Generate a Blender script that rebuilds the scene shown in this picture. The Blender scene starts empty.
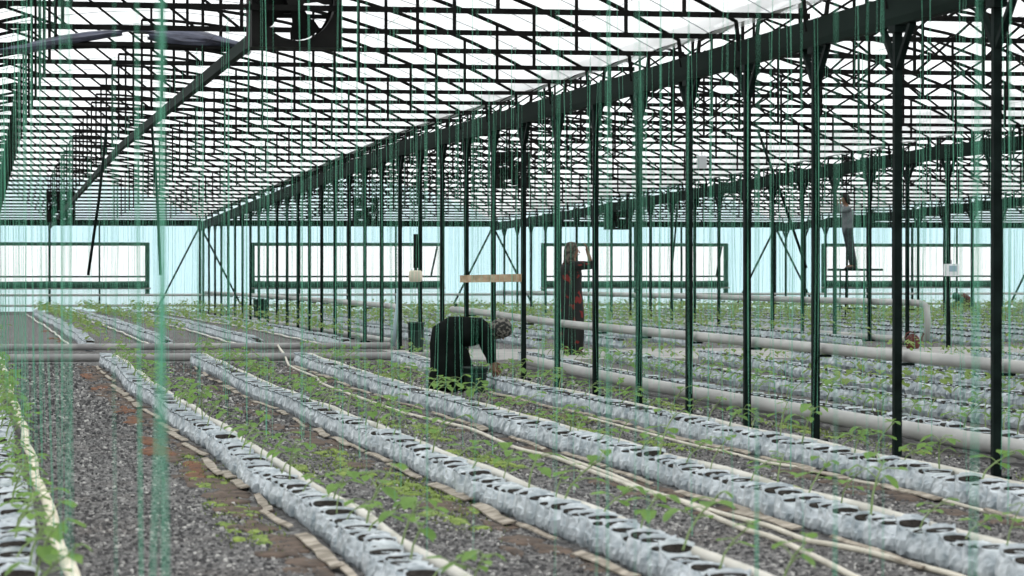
import bpy, math, random
from mathutils import Vector, Matrix
R = random.Random(7)
SC = bpy.context.scene
COL = SC.collection
PI = math.pi

# ------------------------------------------------------------------ site dimensions
CAM_H = 1.37
YAW, PITCH, FPX = 10.5486, -0.39517, 2900.0
PITCH_Y = 2.04                         # post and truss spacing along the rows
Y0 = 17.83                             # first post of the central line
GUT = [6.5, 15.12, 23.74]              # gutter / post lines
MID = [2.19, 10.81, 19.43, 28.05]      # span centres
HALF = 4.31
YW = 84.35                             # end wall


def lerp_knots(k, t):
    if t <= k[0][0]:
        return k[0][1]
    for (a, va), (b, vb) in zip(k, k[1:]):
        if t <= b:
            s = (t - a) / (b - a)
            s = s * s * (3 - 2 * s)
            return va + (vb - va) * s
    return k[-1][1]


def zg(y):                              # the floor swells slightly past the cross path
    return lerp_knots([(0, 0), (31, 0), (40, .06), (48, .12), (60, .12), (72, .06), (84.5, .03)], y)


def hg(y):                              # underside of the gutters, falling towards the end wall
    return 3.1 if y < 44 else 3.1 - (y - 44) / 40 * .63


_p, _t = math.radians(YAW), math.radians(PITCH)
CF = (math.sin(_p) * math.cos(_t), math.cos(_p) * math.cos(_t), math.sin(_t))
CR = (math.cos(_p), -math.sin(_p), 0)
CU = (-math.sin(_p) * math.sin(_t), -math.cos(_p) * math.sin(_t), math.cos(_t))


def seen(x, y, z, m=0):                 # is a point inside the photographed view (used to choose what to build)
    v = (x, y, z - CAM_H)
    w = sum(a * b for a, b in zip(v, CF))
    if w < .3:
        return False
    px = 512 + FPX * sum(a * b for a, b in zip(v, CR)) / w
    py = 288 - FPX * sum(a * b for a, b in zip(v, CU)) / w
    return -m < px < 1024 + m and -m < py < 576 + m


# ------------------------------------------------------------------ materials
def mat(name, col=(.5, .5, .5), rough=.6, metal=0., spec=.4):
    m = bpy.data.materials.new(name)
    m.use_nodes = True
    b = m.node_tree.nodes['Principled BSDF']
    b.inputs['Base Color'].default_value = (*col, 1)
    b.inputs['Roughness'].default_value = rough
    b.inputs['Metallic'].default_value = metal
    b.inputs['Specular IOR Level'].default_value = spec
    return m


def N(m, kind, **kw):
    n = m.node_tree.nodes.new(kind)
    for k, v in kw.items():
        setattr(n, k, v)
    return n


def L(m, a, b):
    m.node_tree.links.new(a, b)


def ramp(m, src, stops):
    r = N(m, 'ShaderNodeValToRGB')
    e = r.color_ramp.elements
    while len(e) < len(stops):
        e.new(.5)
    for i, (p, c) in enumerate(stops):
        e[i].position = p
        e[i].color = (*c, 1) if len(c) == 3 else c
    L(m, src, r.inputs['Fac'])
    return r.outputs['Color']


def noisy(name, c1, c2, scale, rough=.6, bump=0., detail=4., spec=.4, mid=(.35, .65), rand=False, sx=(1, 1, 1)):
    m = mat(name, c1, rough, 0, spec)
    b = m.node_tree.nodes['Principled BSDF']
    tc = N(m, 'ShaderNodeTexCoord')
    mp = N(m, 'ShaderNodeMapping')
    mp.inputs['Scale'].default_value = sx
    L(m, tc.outputs['Object'], mp.inputs['Vector'])
    vec = mp.outputs['Vector']
    if rand:
        oi = N(m, 'ShaderNodeObjectInfo')
        ad = N(m, 'ShaderNodeVectorMath', operation='ADD')
        mu = N(m, 'ShaderNodeVectorMath', operation='SCALE')
        cx = N(m, 'ShaderNodeCombineXYZ')
        for i in range(3):
            L(m, oi.outputs['Random'], cx.inputs[i])
        L(m, cx.outputs[0], mu.inputs[0])
        mu.inputs['Scale'].default_value = 37.
        L(m, vec, ad.inputs[0])
        L(m, mu.outputs[0], ad.inputs[1])
        vec = ad.outputs[0]
    n = N(m, 'ShaderNodeTexNoise')
    n.inputs['Scale'].default_value = scale
    n.inputs['Detail'].default_value = detail
    L(m, vec, n.inputs['Vector'])
    c = ramp(m, n.outputs['Fac'], [(mid[0], c1), (mid[1], c2)])
    L(m, c, b.inputs['Base Color'])
    if bump:
        bp = N(m, 'ShaderNodeBump')
        bp.inputs['Strength'].default_value = bump
        bp.inputs['Distance'].default_value = .02
        L(m, n.outputs['Fac'], bp.inputs['Height'])
        L(m, bp.outputs['Normal'], b.inputs['Normal'])
    return m


def film(name, tint, frac, trans):
    m = bpy.data.materials.new(name)
    m.use_nodes = True
    nt = m.node_tree
    nt.nodes.clear()
    out = N(m, 'ShaderNodeOutputMaterial')
    mix = N(m, 'ShaderNodeMixShader')
    tr = N(m, 'ShaderNodeBsdfTransparent')
    tl = N(m, 'ShaderNodeBsdfTranslucent')
    tr.inputs['Color'].default_value = (*tint, 1)
    tl.inputs['Color'].default_value = (*trans, 1)
    tc = N(m, 'ShaderNodeTexCoord')
    mp = N(m, 'ShaderNodeMapping')
    mp.inputs['Scale'].default_value = (1.6, .22, .22)
    nz = N(m, 'ShaderNodeTexNoise')
    nz.inputs['Scale'].default_value = 2.2
    L(m, tc.outputs['Object'], mp.inputs['Vector'])
    L(m, mp.outputs['Vector'], nz.inputs['Vector'])
    mr = N(m, 'ShaderNodeMapRange')
    mr.inputs['From Min'].default_value = .3
    mr.inputs['From Max'].default_value = .7
    mr.inputs['To Min'].default_value = frac[0]
    mr.inputs['To Max'].default_value = frac[1]
    L(m, nz.outputs['Fac'], mr.inputs['Value'])
    L(m, mr.outputs[0], mix.inputs['Fac'])
    L(m, tr.outputs[0], mix.inputs[1])
    L(m, tl.outputs[0], mix.inputs[2])
    L(m, mix.outputs[0], out.inputs['Surface'])
    return m


def leafy(name, c1, c2, scale=6., tl=.45):
    m = noisy(name, c1, c2, scale, .55, spec=.25, rand=True)
    nt = m.node_tree
    b = nt.nodes['Principled BSDF']
    out = nt.nodes['Material Output']
    t = N(m, 'ShaderNodeBsdfTranslucent')
    t.inputs['Color'].default_value = (*[min(1, c * 1.5) for c in c2], 1)
    mx = N(m, 'ShaderNodeMixShader')
    mx.inputs['Fac'].default_value = tl
    L(m, b.outputs[0], mx.inputs[1])
    L(m, t.outputs[0], mx.inputs[2])
    L(m, mx.outputs[0], out.inputs['Surface'])
    return m


M = {
    'steel': noisy('dark_painted_steel', (.004, .008, .007), (.01, .018, .016), 6., .65, spec=.05, rand=True),
    'truss': noisy('truss_steel', (.005, .005, .005), (.012, .012, .011), 5., .65, spec=.05),
    'gutter': noisy('gutter_steel', (.004, .009, .007), (.012, .022, .018), 1.5, .65, spec=.04, sx=(1, .3, 1)),
    'pipe': noisy('grey_pipe', (.3, .3, .29), (.44, .44, .42), 2.5, .5, sx=(1, .4, 1)),
    'pvc': noisy('cream_pvc', (.48, .46, .4), (.68, .66, .6), 3., .45, sx=(1, .5, 1)),
    'cane': noisy('cream_pole', (.55, .5, .36), (.78, .74, .6), 7., .6, sx=(1, .5, 1)),
    'hose': noisy('cream_hose', (.48, .45, .37), (.66, .62, .52), 3., .5),
    'bluehose': mat('pale_blue_hose', (.42, .55, .6), .5),
    'bag': noisy('grey_plastic_bag', (.2, .25, .28), (.62, .67, .7), 11., .32, .3, 4., .5, (.3, .68), True),
    'bagfar': noisy('grey_plastic_bag_far', (.2, .25, .28), (.62, .67, .7), 11., .4, .4, 5., .5, (.32, .68)),
    'soil': noisy('black_potting_soil', (.006, .005, .004), (.03, .025, .02), 60., .95, .3),
    'leaf': leafy('seedling_leaf', (.08, .18, .035), (.2, .34, .09), tl=.4),
    'leaffar': leafy('leaf_far', (.06, .13, .03), (.24, .33, .1), 1.3, .35),
    'stem': mat('seedling_stem', (.2, .29, .11), .6),
    'twine': leafy('green_twine', (.13, .38, .27), (.22, .5, .38), 3., .5),
    'moss': noisy('moss_green', (.07, .13, .02), (.25, .33, .07), 22., .9, .5),
    'dirt': noisy('brown_soil', (.05, .038, .03), (.14, .1, .075), 7., .95, .6, 8.),
    'rust': noisy('rust_soil', (.07, .035, .02), (.2, .085, .04), 9., .95, .5, 8.),
    'scrap': noisy('pale_board', (.17, .145, .11), (.46, .41, .34), 9., .85, .3, 6., rand=True),
    'concrete': noisy('path_concrete', (.26, .255, .245), (.4, .39, .37), 3.5, .85, .2, 8.),
    'rail': noisy('path_pipe_grey', (.2, .2, .2), (.36, .35, .34), 3., .5),
    'roof': film('milky_roof_film', (.97, .985, .985), (.5, .78), (.95, .97, .97)),
    'wall': film('blue_wall_film', (.8, .93, .96), (.03, .16), (.75, .93, .96)),
    'skirt': film('white_skirt_film', (.76, .85, .86), (.04, .14), (.8, .9, .9)),
    'roll': noisy('green_roll_net', (.012, .05, .035), (.05, .13, .09), 5., .8, sx=(6, 1, 1)),
    'wood': noisy('plank_wood', (.3, .19, .1), (.56, .42, .27), 6., .7, .2, sx=(1, .35, 2.)),
    'cream': mat('cream_plastic', (.66, .6, .48), .5),
    'white': mat('white_plastic', (.78, .8, .82), .4),
    'grey': mat('grey_plastic', (.45, .47, .48), .45),
    'fan': noisy('fan_casing', (.006, .006, .006), (.014, .014, .013), 4., .6, spec=.06),
    'sheet': noisy('violet_sheet', (.03, .03, .045), (.11, .12, .17), 5., .45, .3, sx=(1, 3, 3)),
    'bin': noisy('dark_green_bin', (.008, .02, .016), (.02, .045, .036), 5., .5, sx=(1, 1, .2)),
    'can': noisy('red_brown_plastic', (.07, .02, .017), (.13, .04, .033), 6., .55, spec=.2),
    'label': mat('box_panel_blue', (.3, .42, .5), .4),
    'skin': noisy('skin', (.18, .09, .055), (.26, .14, .09), 9., .6),
    'hair': mat('dark_hair', (.012, .01, .009), .7),
    'robe': None, 'scarf': None, 'scarf2': None,
    'shirt': noisy('grey_shirt', (.1, .12, .125), (.17, .19, .2), 8., .85),
    'trouser': noisy('dark_trousers', (.02, .028, .032), (.045, .055, .06), 8., .85),
    'tunic': noisy('dark_tunic', (.003, .005, .0045), (.009, .012, .011), 5., .9, spec=.05),
    'brown': noisy('maroon_cloth', (.05, .02, .017), (.1, .042, .035), 6., .85),
    'greencloth': noisy('green_cloth', (.02, .08, .055), (.05, .14, .1), 6., .85),
    'shoe': mat('dark_shoe', (.015, .014, .013), .6),
    'eye': mat('eye_dark', (.01, .008, .008), .3),
}


def blotch(name, base, spot, scale, th):
    m = mat(name, base, .85)
    b = m.node_tree.nodes['Principled BSDF']
    tc = N(m, 'ShaderNodeTexCoord')
    v = N(m, 'ShaderNodeTexNoise')
    v.inputs['Scale'].default_value = scale
    v.inputs['Detail'].default_value = 2.
    L(m, tc.outputs['Object'], v.inputs['Vector'])
    c = ramp(m, v.outputs['Fac'], [(th, base), (th + .03, spot)])
    L(m, c, b.inputs['Base Color'])
    return m


M['robe'] = blotch('dark_robe_with_red_flowers', (.007, .009, .008), (.17, .016, .014), 9., .6)
M['scarf'] = blotch('patterned_headscarf', (.02, .022, .02), (.16, .15, .13), 26., .5)
M['scarf2'] = blotch('brown_headscarf', (.03, .028, .022), (.12, .1, .08), 22., .5)


def gravel_mat():
    m = mat('gravel_floor', (.07, .07, .07), .85, spec=.35)
    b = m.node_tree.nodes['Principled BSDF']
    tc = N(m, 'ShaderNodeTexCoord')
    v = N(m, 'ShaderNodeTexVoronoi')
    v.inputs['Scale'].default_value = 30.
    v2 = N(m, 'ShaderNodeTexVoronoi')
    v2.inputs['Scale'].default_value = 55.
    n = N(m, 'ShaderNodeTexNoise')
    n.inputs['Scale'].default_value = .9
    n.inputs['Detail'].default_value = 6.
    for q in (v, v2, n):
        L(m, tc.outputs['Object'], q.inputs['Vector'])
    s = N(m, 'ShaderNodeSeparateColor')
    L(m, v.outputs['Color'], s.inputs[0])
    c1 = ramp(m, s.outputs[0], [(0, (.03, .03, .032)), (.45, (.08, .079, .08)), (.8, (.18, .177, .175)), (.97, (.5, .49, .47))])
    s2 = N(m, 'ShaderNodeSeparateColor')
    L(m, v2.outputs['Color'], s2.inputs[0])
    c2 = ramp(m, s2.outputs[1], [(0, (.018, .018, .019)), (.6, (.085, .083, .08)), (1, (.24, .235, .225))])
    mx = N(m, 'ShaderNodeMix', data_type='RGBA')
    mx.inputs['Factor'].default_value = .45
    L(m, c1, mx.inputs['A'])
    L(m, c2, mx.inputs['B'])
    br = N(m, 'ShaderNodeMix', data_type='RGBA')
    f = ramp(m, n.outputs['Fac'], [(.52, (0, 0, 0)), (.72, (.55, .55, .55))])
    L(m, f, br.inputs['Factor'])
    L(m, mx.outputs['Result'], br.inputs['A'])
    br.inputs['B'].default_value = (.085, .062, .047, 1)
    L(m, br.outputs['Result'], b.inputs['Base Color'])
    bp = N(m, 'ShaderNodeBump')
    bp.inputs['Strength'].default_value = .7
    bp.inputs['Distance'].default_value = .02
    L(m, v.outputs['Distance'], bp.inputs['Height'])
    L(m, bp.outputs['Normal'], b.inputs['Normal'])
    return m


M['gravel'] = gravel_mat()


# ------------------------------------------------------------------ mesh building
class MB:
    def __init__(s):
        s.v, s.f = [], []

    def add(s, vs, fs):
        o = len(s.v)
        s.v += [tuple(p) for p in vs]
        s.f += [tuple(i + o for i in f) for f in fs]

    def box(s, c, d, rot=None):
        x, y, z = (q / 2 for q in d)
        vs = [Vector((i * x, j * y, k * z)) for k in (-1, 1) for j in (-1, 1) for i in (-1, 1)]
        if rot is not None:
            vs = [rot @ p for p in vs]
        s.add([p + Vector(c) for p in vs], [(0, 2, 3, 1), (4, 5, 7, 6), (0, 1, 5, 4), (2, 6, 7, 3), (0, 4, 6, 2), (1, 3, 7, 5)])
        return s

    def tube(s, pts, r, n=8, cap=True, r2=None):
        pts = [Vector(p) for p in pts]
        k = len(pts)
        rs = r if isinstance(r, (list, tuple)) else [r] * k
        vs, up0 = [], None
        for i, p in enumerate(pts):
            d = (pts[min(i + 1, k - 1)] - pts[max(i - 1, 0)]).normalized()
            if up0 is None:
                up0 = Vector((0, 0, 1)) if abs(d.z) < .9 else Vector((0, 1, 0))
            a = d.cross(up0)
            if a.length < 1e-4:
                a = d.cross(Vector((1, 0, 0)))
            a.normalize()
            b = a.cross(d).normalized()
            up0 = b
            for j in range(n):
                t = 2 * PI * j / n
                vs.append(p + (a * math.cos(t) + b * math.sin(t) * (r2 or 1.)) * rs[i])
        fs = [(i * n + j, i * n + (j + 1) % n, (i + 1) * n + (j + 1) % n, (i + 1) * n + j) for i in range(k - 1) for j in range(n)]
        if cap:
            fs += [tuple(range(n - 1, -1, -1)), tuple((k - 1) * n + j for j in range(n))]
        s.add(vs, fs)
        return s

    def bar(s, a, b, w, h=None):
        """square bar from a to b"""
        a, b = Vector(a), Vector(b)
        d = (b - a)
        q = d.to_track_quat('Z', 'Y').to_matrix()
        s.box((a + b) / 2, (w, h or w, d.length), q)
        return s

    def loft(s, secs, cap=True):
        n = len(secs[0])
        vs = [p for sec in secs for p in sec]
        k = len(secs)
        fs = [(i * n + j, i * n + (j + 1) % n, (i + 1) * n + (j + 1) % n, (i + 1) * n + j) for i in range(k - 1) for j in range(n)]
        if cap:
            fs += [tuple(range(n - 1, -1, -1)), tuple((k - 1) * n + j for j in range(n))]
        s.add(vs, fs)
        return s

    def lathe(s, prof, n=20, c=(0, 0, 0), cap=False):
        s.loft([[(c[0] + r * math.cos(2 * PI * j / n), c[1] + r * math.sin(2 * PI * j / n), c[2] + z) for j in range(n)] for r, z in prof], cap)
        return s

    def ball(s, c, r, n=12, m=8):
        rx, ry, rz = r if isinstance(r, (list, tuple)) else (r, r, r)
        s.loft([[(c[0] + rx * math.sin(PI * (i + .02) / (m + .04)) * math.cos(2 * PI * j / n), c[1] + ry * math.sin(PI * (i + .02) / (m + .04)) * math.sin(2 * PI * j / n),
                  c[2] - rz * math.cos(PI * (i + .02) / (m + .04))) for j in range(n)] for i in range(m + 1)])
        return s

    def mesh(s, name, m, smooth=False):
        me = bpy.data.meshes.new(name)
        me.from_pydata(s.v, [], s.f)
        me.materials.append(m)
        if smooth:
            me.shade_smooth()
        me.update()
        return me

    def build(s, name, m, parent=None, smooth=False):
        return link(name, s.mesh(name, m, smooth), parent)


def link(name, me, parent=None):
    o = bpy.data.objects.new(name, me)
    COL.objects.link(o)
    if parent is not None:
        o.parent = parent
    return o


def empty(name, loc=(0, 0, 0), rz=0.):
    o = bpy.data.objects.new(name, None)
    o.empty_display_size = .1
    o.location = loc
    o.rotation_euler = (0, 0, rz)
    COL.objects.link(o)
    return o


def tag(o, label, cat, group=None, kind=None):
    o['label'] = label
    o['category'] = cat
    if group:
        o['group'] = group
    if kind:
        o['kind'] = kind
    return o


KIDS = {}


def tree(o):
    """remember a finished thing so that copies need no search"""
    KIDS[o.name] = [(c, list(c.children)) for c in o.children]
    return o


def dup(o):
    c = o.copy()
    COL.objects.link(c)
    for ch, subs in KIDS.get(o.name, []):
        d = ch.copy()
        COL.objects.link(d)
        d.parent = c
        for g in subs:
            e = g.copy()
            COL.objects.link(e)
            e.parent = d
    return c


def nth(n):
    return f"{n}{'th' if 10 <= n % 100 <= 20 else {1: 'st', 2: 'nd', 3: 'rd'}.get(n % 10, 'th')}"


# ------------------------------------------------------------------ the setting
def structure(o):
    o['kind'] = 'structure'
    return o


b = MB()
xs = [-8, -4, 0, 4, 8, 12, 16, 20, 24, 28, 32, 36]
ys = [-4 + 1.5 * i for i in range(60)]
b.v = [(x, y, zg(y)) for y in ys for x in xs]
b.f = [(j * 12 + i, j * 12 + i + 1, (j + 1) * 12 + i + 1, (j + 1) * 12 + i) for j in range(59) for i in range(11)]
structure(b.build('floor', M['gravel'], smooth=True))


def arch(u):
    return .32 + 1.2 * (1 - (u / HALF) ** 2)


# roof film, one vault per span
for si, mx in enumerate(MID):
    b = MB()
    nu = 17
    yy = [15.2 + 3.0 * i for i in range(24)]
    yy[-1] = YW + .1
    us = [-HALF + 2 * HALF * i / (nu - 1) for i in range(nu)]
    b.v = [(mx + u * .985, y, hg(y) + arch(u) + .045) for y in yy for u in us]
    b.f = [(j * nu + i, j * nu + i + 1, (j + 1) * nu + i + 1, (j + 1) * nu + i) for j in range(len(yy) - 1) for i in range(nu - 1)]
    cl = structure(b.build('ceiling', M['roof'], smooth=True))
    kmin = [1, 0, 11, 22][si]
    strap = None
    for k in range(kmin, 32 if si == 0 else 0):
        y = Y0 + PITCH_Y * (k + .5)
        if strap is None:
            strap = MB().tube([(u * .985, 0, arch(u) + .03) for u in us], .005, 4).mesh('film_strap', M['grey'])
        o = link('film_strap', strap, cl)
        o.location = (mx, y, hg(y))

# end wall: film panels round the openings
wz = zg(YW)
WIN = [(m - 2.84, m + 2.84) for m in MID]
b, bs = MB(), MB()
edges = [-2.2] + [e for w in WIN for e in w] + [33.]
for x0, x1 in zip(edges[0::2], edges[1::2]):
    b.box(((x0 + x1) / 2, YW, (.64 + 2.66) / 2), (x1 - x0, .006, 2.02))
for x0, x1 in WIN:
    b.box(((x0 + x1) / 2, YW, (2.04 + 2.66) / 2), (x1 - x0, .006, .62))
for mx in MID:                                          # gable ends above the eaves
    n = 17
    us = [-HALF + 2 * HALF * i / (n - 1) for i in range(n)]
    vs = [(mx + u, YW, 2.66) for u in us] + [(mx + u, YW, hg(YW) + arch(u)) for u in us]
    b.add(vs, [(i, i + 1, n + i + 1, n + i) for i in range(n - 1)])
wall = structure(b.build('wall_back', M['wall']))
bs.box((15.4, YW, .335), (35.2, .006, .61))
sk = bs.build('skirt_panel', M['skirt'], wall)
eb = MB().box((15.4, YW - .04, 2.66), (35.2, .07, .15)).build('eaves_beam', M['gutter'], wall)
MB().box((15.4, YW - .03, .06), (35.2, .1, .12)).build('kerb', M['rail'], wall)
for g in [-2.12] + GUT + [32.36]:                       # wall posts and their raking braces
    MB().box((g, YW - .06, 1.33), (.07, .06, 2.6)).build('wall_post', M['steel'], wall)
    for sgn in (-1, 1):
        MB().bar((g + sgn * .04, YW - .09, 2.52), (g + sgn * 1.28, YW - .09, .1), .05).build('raking_brace', M['steel'], wall)
for x0, x1 in WIN:
    for sgn in (0,):
        pass
    for x in (x0 + 1.42, (x0 + x1) / 2, x1 - 1.42):
        MB().box((x, YW - .05, 1.33), (.05 if x != (x0 + x1) / 2 else .07, .05, 2.6)).build('wall_stud', M['steel'], wall)
for i, (x0, x1) in enumerate(WIN):
    w = empty(f'window_{i + 1}', ((x0 + x1) / 2, YW, .64))
    w['kind'] = 'structure'
    h = (x1 - x0) / 2
    z = lambda a: a - .64
    MB().box((0, -.05, z(2.06)), (2 * h, .06, .1)).build('top_rail', M['roll'], w)
    MB().box((0, -.05, z(1.12)), (2 * h, .05, .05)).build('middle_rail', M['steel'], w)
    for sgn in (-1, 1):
        MB().box((sgn * (h - .05), -.05, z(1.35)), (.13, .07, 1.5)).build('side_frame', M['roll'], w)
    rl = MB().tube([(-h, -.1, z(.9)), (-h / 2, -.1, z(.885)), (0, -.1, z(.895)), (h / 2, -.1, z(.885)), (h, -.1, z(.9))], .1, 10).build('rolled_net', M['roll'], w, True)
    MB().tube([(-h - .05, -.1, z(.78)), (h + .05, -.1, z(.78))], .025, 8).build('winding_tube', M['rail'], w, True)
    MB().box((0, 0, z(.71)), (2 * h, .01, .13)).build('sill_film', M['skirt'], w)
    if i in (1, 2, 3):
        MB().bar((h - .2, -.12, z(2.0)), (h - .42, -.35, z(1.15)), .04).build('stay_bar', M['steel'], w)
for zc, nm in ((.56, 'upper'), (.26, 'lower')):
    o = MB().tube([(-2 + i * 2.4, YW - .22, zc + wz) for i in range(15)], .035, 10).build('wall_heating_pipe', M['pipe'], None, True)
    tag(o, f'grey heating pipe along the end wall, {nm} of the two', 'pipe', 'heating pipes along the end wall')

# ------------------------------------------------------------------ posts
def post_proto():
    p = empty('greenhouse_post')
    MB().box((0, 0, 1.55), (.056, .056, 3.1)).build('shaft', M['steel'], p)
    for s in (-1, 1):
        MB().bar((0, s * .02, 2.8), (0, s * .33, 3.1), .042, .042).build('brace', M['steel'], p)
    MB().box((0, 0, 3.075), (.09, .16, .05)).build('head_plate', M['steel'], p)
    MB().box((0, 0, .012), (.16, .16, .03)).build('base_plate', M['steel'], p)
    return tree(p)


LINES = ['central post line', 'second post line', 'farthest post line']
proto = post_proto()
used = False
for li, gx in enumerate(GUT):
    c = 0
    for k in range(33):
        y = Y0 + PITCH_Y * k - (.7 if li == 1 else 0)
        if not (seen(gx, y, .1, 12) or seen(gx, y, 2.5, 12)):
            continue
        c += 1
        o = proto if not used else dup(proto)
        used = True
        top, bot = hg(y), zg(y)
        o.location = (gx, y, bot)
        o.scale = (1, 1, (top - bot) / 3.1)
        tag(o, f'dark steel post with forked top, {nth(c)} from the near end of the {LINES[li]}', 'post', f'posts of the {LINES[li]}')

# ------------------------------------------------------------------ gutters and the middle beam
GY = [10 + 2.0 * i for i in range(38)]
GY[-1] = YW
for li, gx in enumerate(GUT):
    b = MB()
    secs = []
    for y in GY:
        z = hg(y)
        pr = [(-.04, 0), (.04, 0), (.06, .05), (.09, .2), (.075, .2), (.045, .06), (-.045, .06), (-.075, .2), (-.09, .2), (-.06, .05)]
        secs.append([(gx + a, y, z + c) for a, c in pr])
    b.loft(secs)
    o = b.build('roof_gutter', M['gutter'])
    tag(o, f'long dark steel roof gutter carried by the {LINES[li]}', 'gutter', 'roof gutters')
b = MB()
b.loft([[(2.19 + a, y, hg(y) + c) for a, c in ((-.03, .03), (.03, .03), (.03, .13), (-.03, .13))] for y in [22.35] + [q for q in GY if q > 23]])
tag(b.build('hanging_beam', M['gutter']), 'dark lengthwise beam under the trusses of the nearest vault', 'beam')

# ------------------------------------------------------------------ trusses
TIE = .24


def truss_proto(cross):
    t = empty('roof_truss')
    MB().box((0, 0, TIE), (2 * HALF - .1, .04, .042)).build('tie_beam', M['truss'], t)
    n = 20
    us = [-HALF + .1 + (2 * HALF - .2) * i / n for i in range(n + 1)]
    MB().tube([(-HALF + .07, 0, .12)] + [(u, 0, arch(u)) for u in us if u < -1.6] + [(-1.46, 0, arch(1.46))], .022, 6).build('arched_rafter', M['truss'], t)
    MB().tube([(0, 0, arch(0))] + [(u, 0, arch(u)) for u in us if u > .1] + [(HALF - .07, 0, .12)], .022, 6).build('arched_rafter', M['truss'], t)
    st = (-3.25, -1.46, 0, 1.78, 3.25)
    for u in st:
        MB().bar((u, 0, TIE), (u, 0, arch(u)), .028).build('strut', M['truss'], t)
    dg = [(-1.46, 1, 0, 0), (-3.25, 1, -1.46, 0)]
    if cross:
        dg += [(-1.46, 0, 0, 1), (-3.25, 0, -1.46, 1), (0, 0, 1.78, 1), (0, 1, 1.78, 0)]
    for a, at, c, ct in dg:
        za, zc = (arch(a) if at else TIE), (arch(c) if ct else TIE)
        MB().bar((a, .02 * (1 if at else -1), za), (c, .02 * (1 if at else -1), zc), .022).build('diagonal', M['truss'], t)
    return tree(t)


VAULT = ['nearest vault', 'second vault', 'third vault', 'farthest vault']
TP = {}
for si, mx in enumerate(MID):
    kmin = [1, 0, 10, 21][si]
    c = 0
    for k in range(kmin, 33):
        y = Y0 + PITCH_Y * k
        key = si > 0
        c += 1
        if key not in TP:
            o = TP[key] = truss_proto(key)
        else:
            o = dup(TP[key])
        o.location = (mx, y, hg(y))
        tag(o, f'thin arched steel roof truss, {nth(c)} from the near end of the {VAULT[si]}', 'roof truss', f'roof trusses of the {VAULT[si]}')

# ------------------------------------------------------------------ cross path
py0, py1 = 39.9, 43.9
b = MB()
b.loft([[(6.15, y, zg(y) + h) for y, h in ((py0, -.05), (py1, -.05), (py1, .03), (py0, .03))], [(36, y, zg(y) + h) for y, h in ((py0, -.05), (py1, -.05), (py1, .03), (py0, .03))]])
structure(b.build('path', M['concrete']))
for y, r, nm in ((39.75, .055, 'near'), (44.05, .05, 'far')):
    o = MB().tube([(-6 + 3 * i, y, zg(y) + .09) for i in range(5)] + [(6.3, y, zg(y) + .09)], r, 12).build('cross_pipe', M['rail'], None, True)
    tag(o, f'thick grey pipe lying along the {nm} edge of the cross path', 'pipe', 'pipes edging the cross path')

# ------------------------------------------------------------------ pipes along the post lines
def pipe_thing(name, pts, r, label, brackets=(), m='pipe', gap=None):
    root = empty(name, pts[0])
    o0 = Vector(pts[0])
    MB().tube([Vector(p) - o0 for p in pts], r, 12).build('pipe_run', M[m], root, True)
    for q in brackets:
        q = Vector(q) - o0
        if gap:                                           # resting block
            MB().box((q.x, q.y, q.z - r - gap / 2), (.12, .1, gap)).build('support_block', M['concrete'], root)
        else:
            MB().box((q.x - r * .6, q.y, q.z - r - .01), (r * 2.4, .04, .02)).build('bracket', M['steel'], root)
    for a in range(1, len(pts) - 1):
        pass
    return tag(root, label, 'pipe')


ysA = [9.5 + 2 * i for i in range(15)]
o = pipe_thing('ground_pipe', [(7.18, y, zg(y) + .108) for y in ysA], .068, 'thick grey pipe lying on the ground just behind the central posts', [(7.18, y, zg(y) + .108) for y in ysA[1:-1:2]], gap=.04)
ysB = [10 + 1.5 * i for i in range(21)]
o = pipe_thing('raised_pipe', [(6.6, y, zg(y) + .735) for y in ysB], .043, 'grey heating pipe at knee height fixed to the near central posts', [(6.6, Y0 + PITCH_Y * k, .735 + zg(Y0 + PITCH_Y * k)) for k in range(0, 11)])
MB().tube([(0, 0, 0), (0, 0, .12)], .02, 8).build('valve_stub', M['steel'], o).location = (0, 29.7, .02)
loopA = [(6.6, 84, .03 + .63), (6.6, 75, .06 + .64), (6.6, 65, .1 + .63), (6.6, 55, .12 + .635), (6.6, 47, .12 + .64), (6.6, 45.6, .12 + .64), (6.6, 45.25, .12 + .6), (6.62, 45.3, .12 + .4), (6.63, 45.9, .12 + .12),
         (6.66, 46.4, .12 + .07), (6.66, 55, .12 + .06), (6.66, 66, .1 + .055), (6.66, 76, .045 + .055)]
pipe_thing('pipe_loop', loopA, .045, 'pale grey heating pipe loop on the central posts beyond the cross path', [(6.6, Y0 + PITCH_Y * k, .63 + zg(Y0 + PITCH_Y * k)) for k in range(15, 30)])
xB = 15.22
loopB = [(xB, 84, .66), (xB, 72, .72), (xB, 60, .76), (xB, 52, .78), (xB, 45.6, .8), (xB, 45.25, .79), (xB, 45.0, .74), (xB, 44.95, .5), (xB, 45.0, .24), (xB, 45.3, .19), (xB, 46, .18), (xB, 60, .18), (xB, 76, .1)]
pipe_thing('pipe_loop', loopB, .055, 'grey heating pipe loop on the second post line behind the red can', [(xB, Y0 + PITCH_Y * k - .7, .75) for k in range(14, 30)])
pts = [(15.22, y, zg(y) + .1) for y in (39.2, 36, 33, 30, 27)]

# ------------------------------------------------------------------ bag rows
ROWS = [  # x of bag centre, reference phrase
    (.2, 'row beside the cream pole'),
    (1.78, 'row edged by rusty soil'),
    (2.98, 'row between moss and hoses'),
    (4.37, 'row behind the hoses'),
    (5.70, 'row under the central posts'),
    (7.46, 'row behind the ground pipe'),
]
NROW = ROWS + [(x, None) for x in (8.75, 10.05, 11.35, 12.65, 13.95, 16.1, 17.4, 18.7, 20., 21.3, 22.6, 24.8, 26.1, 27.4, 28.7, 30., 31.3)]
BP = .19


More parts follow.
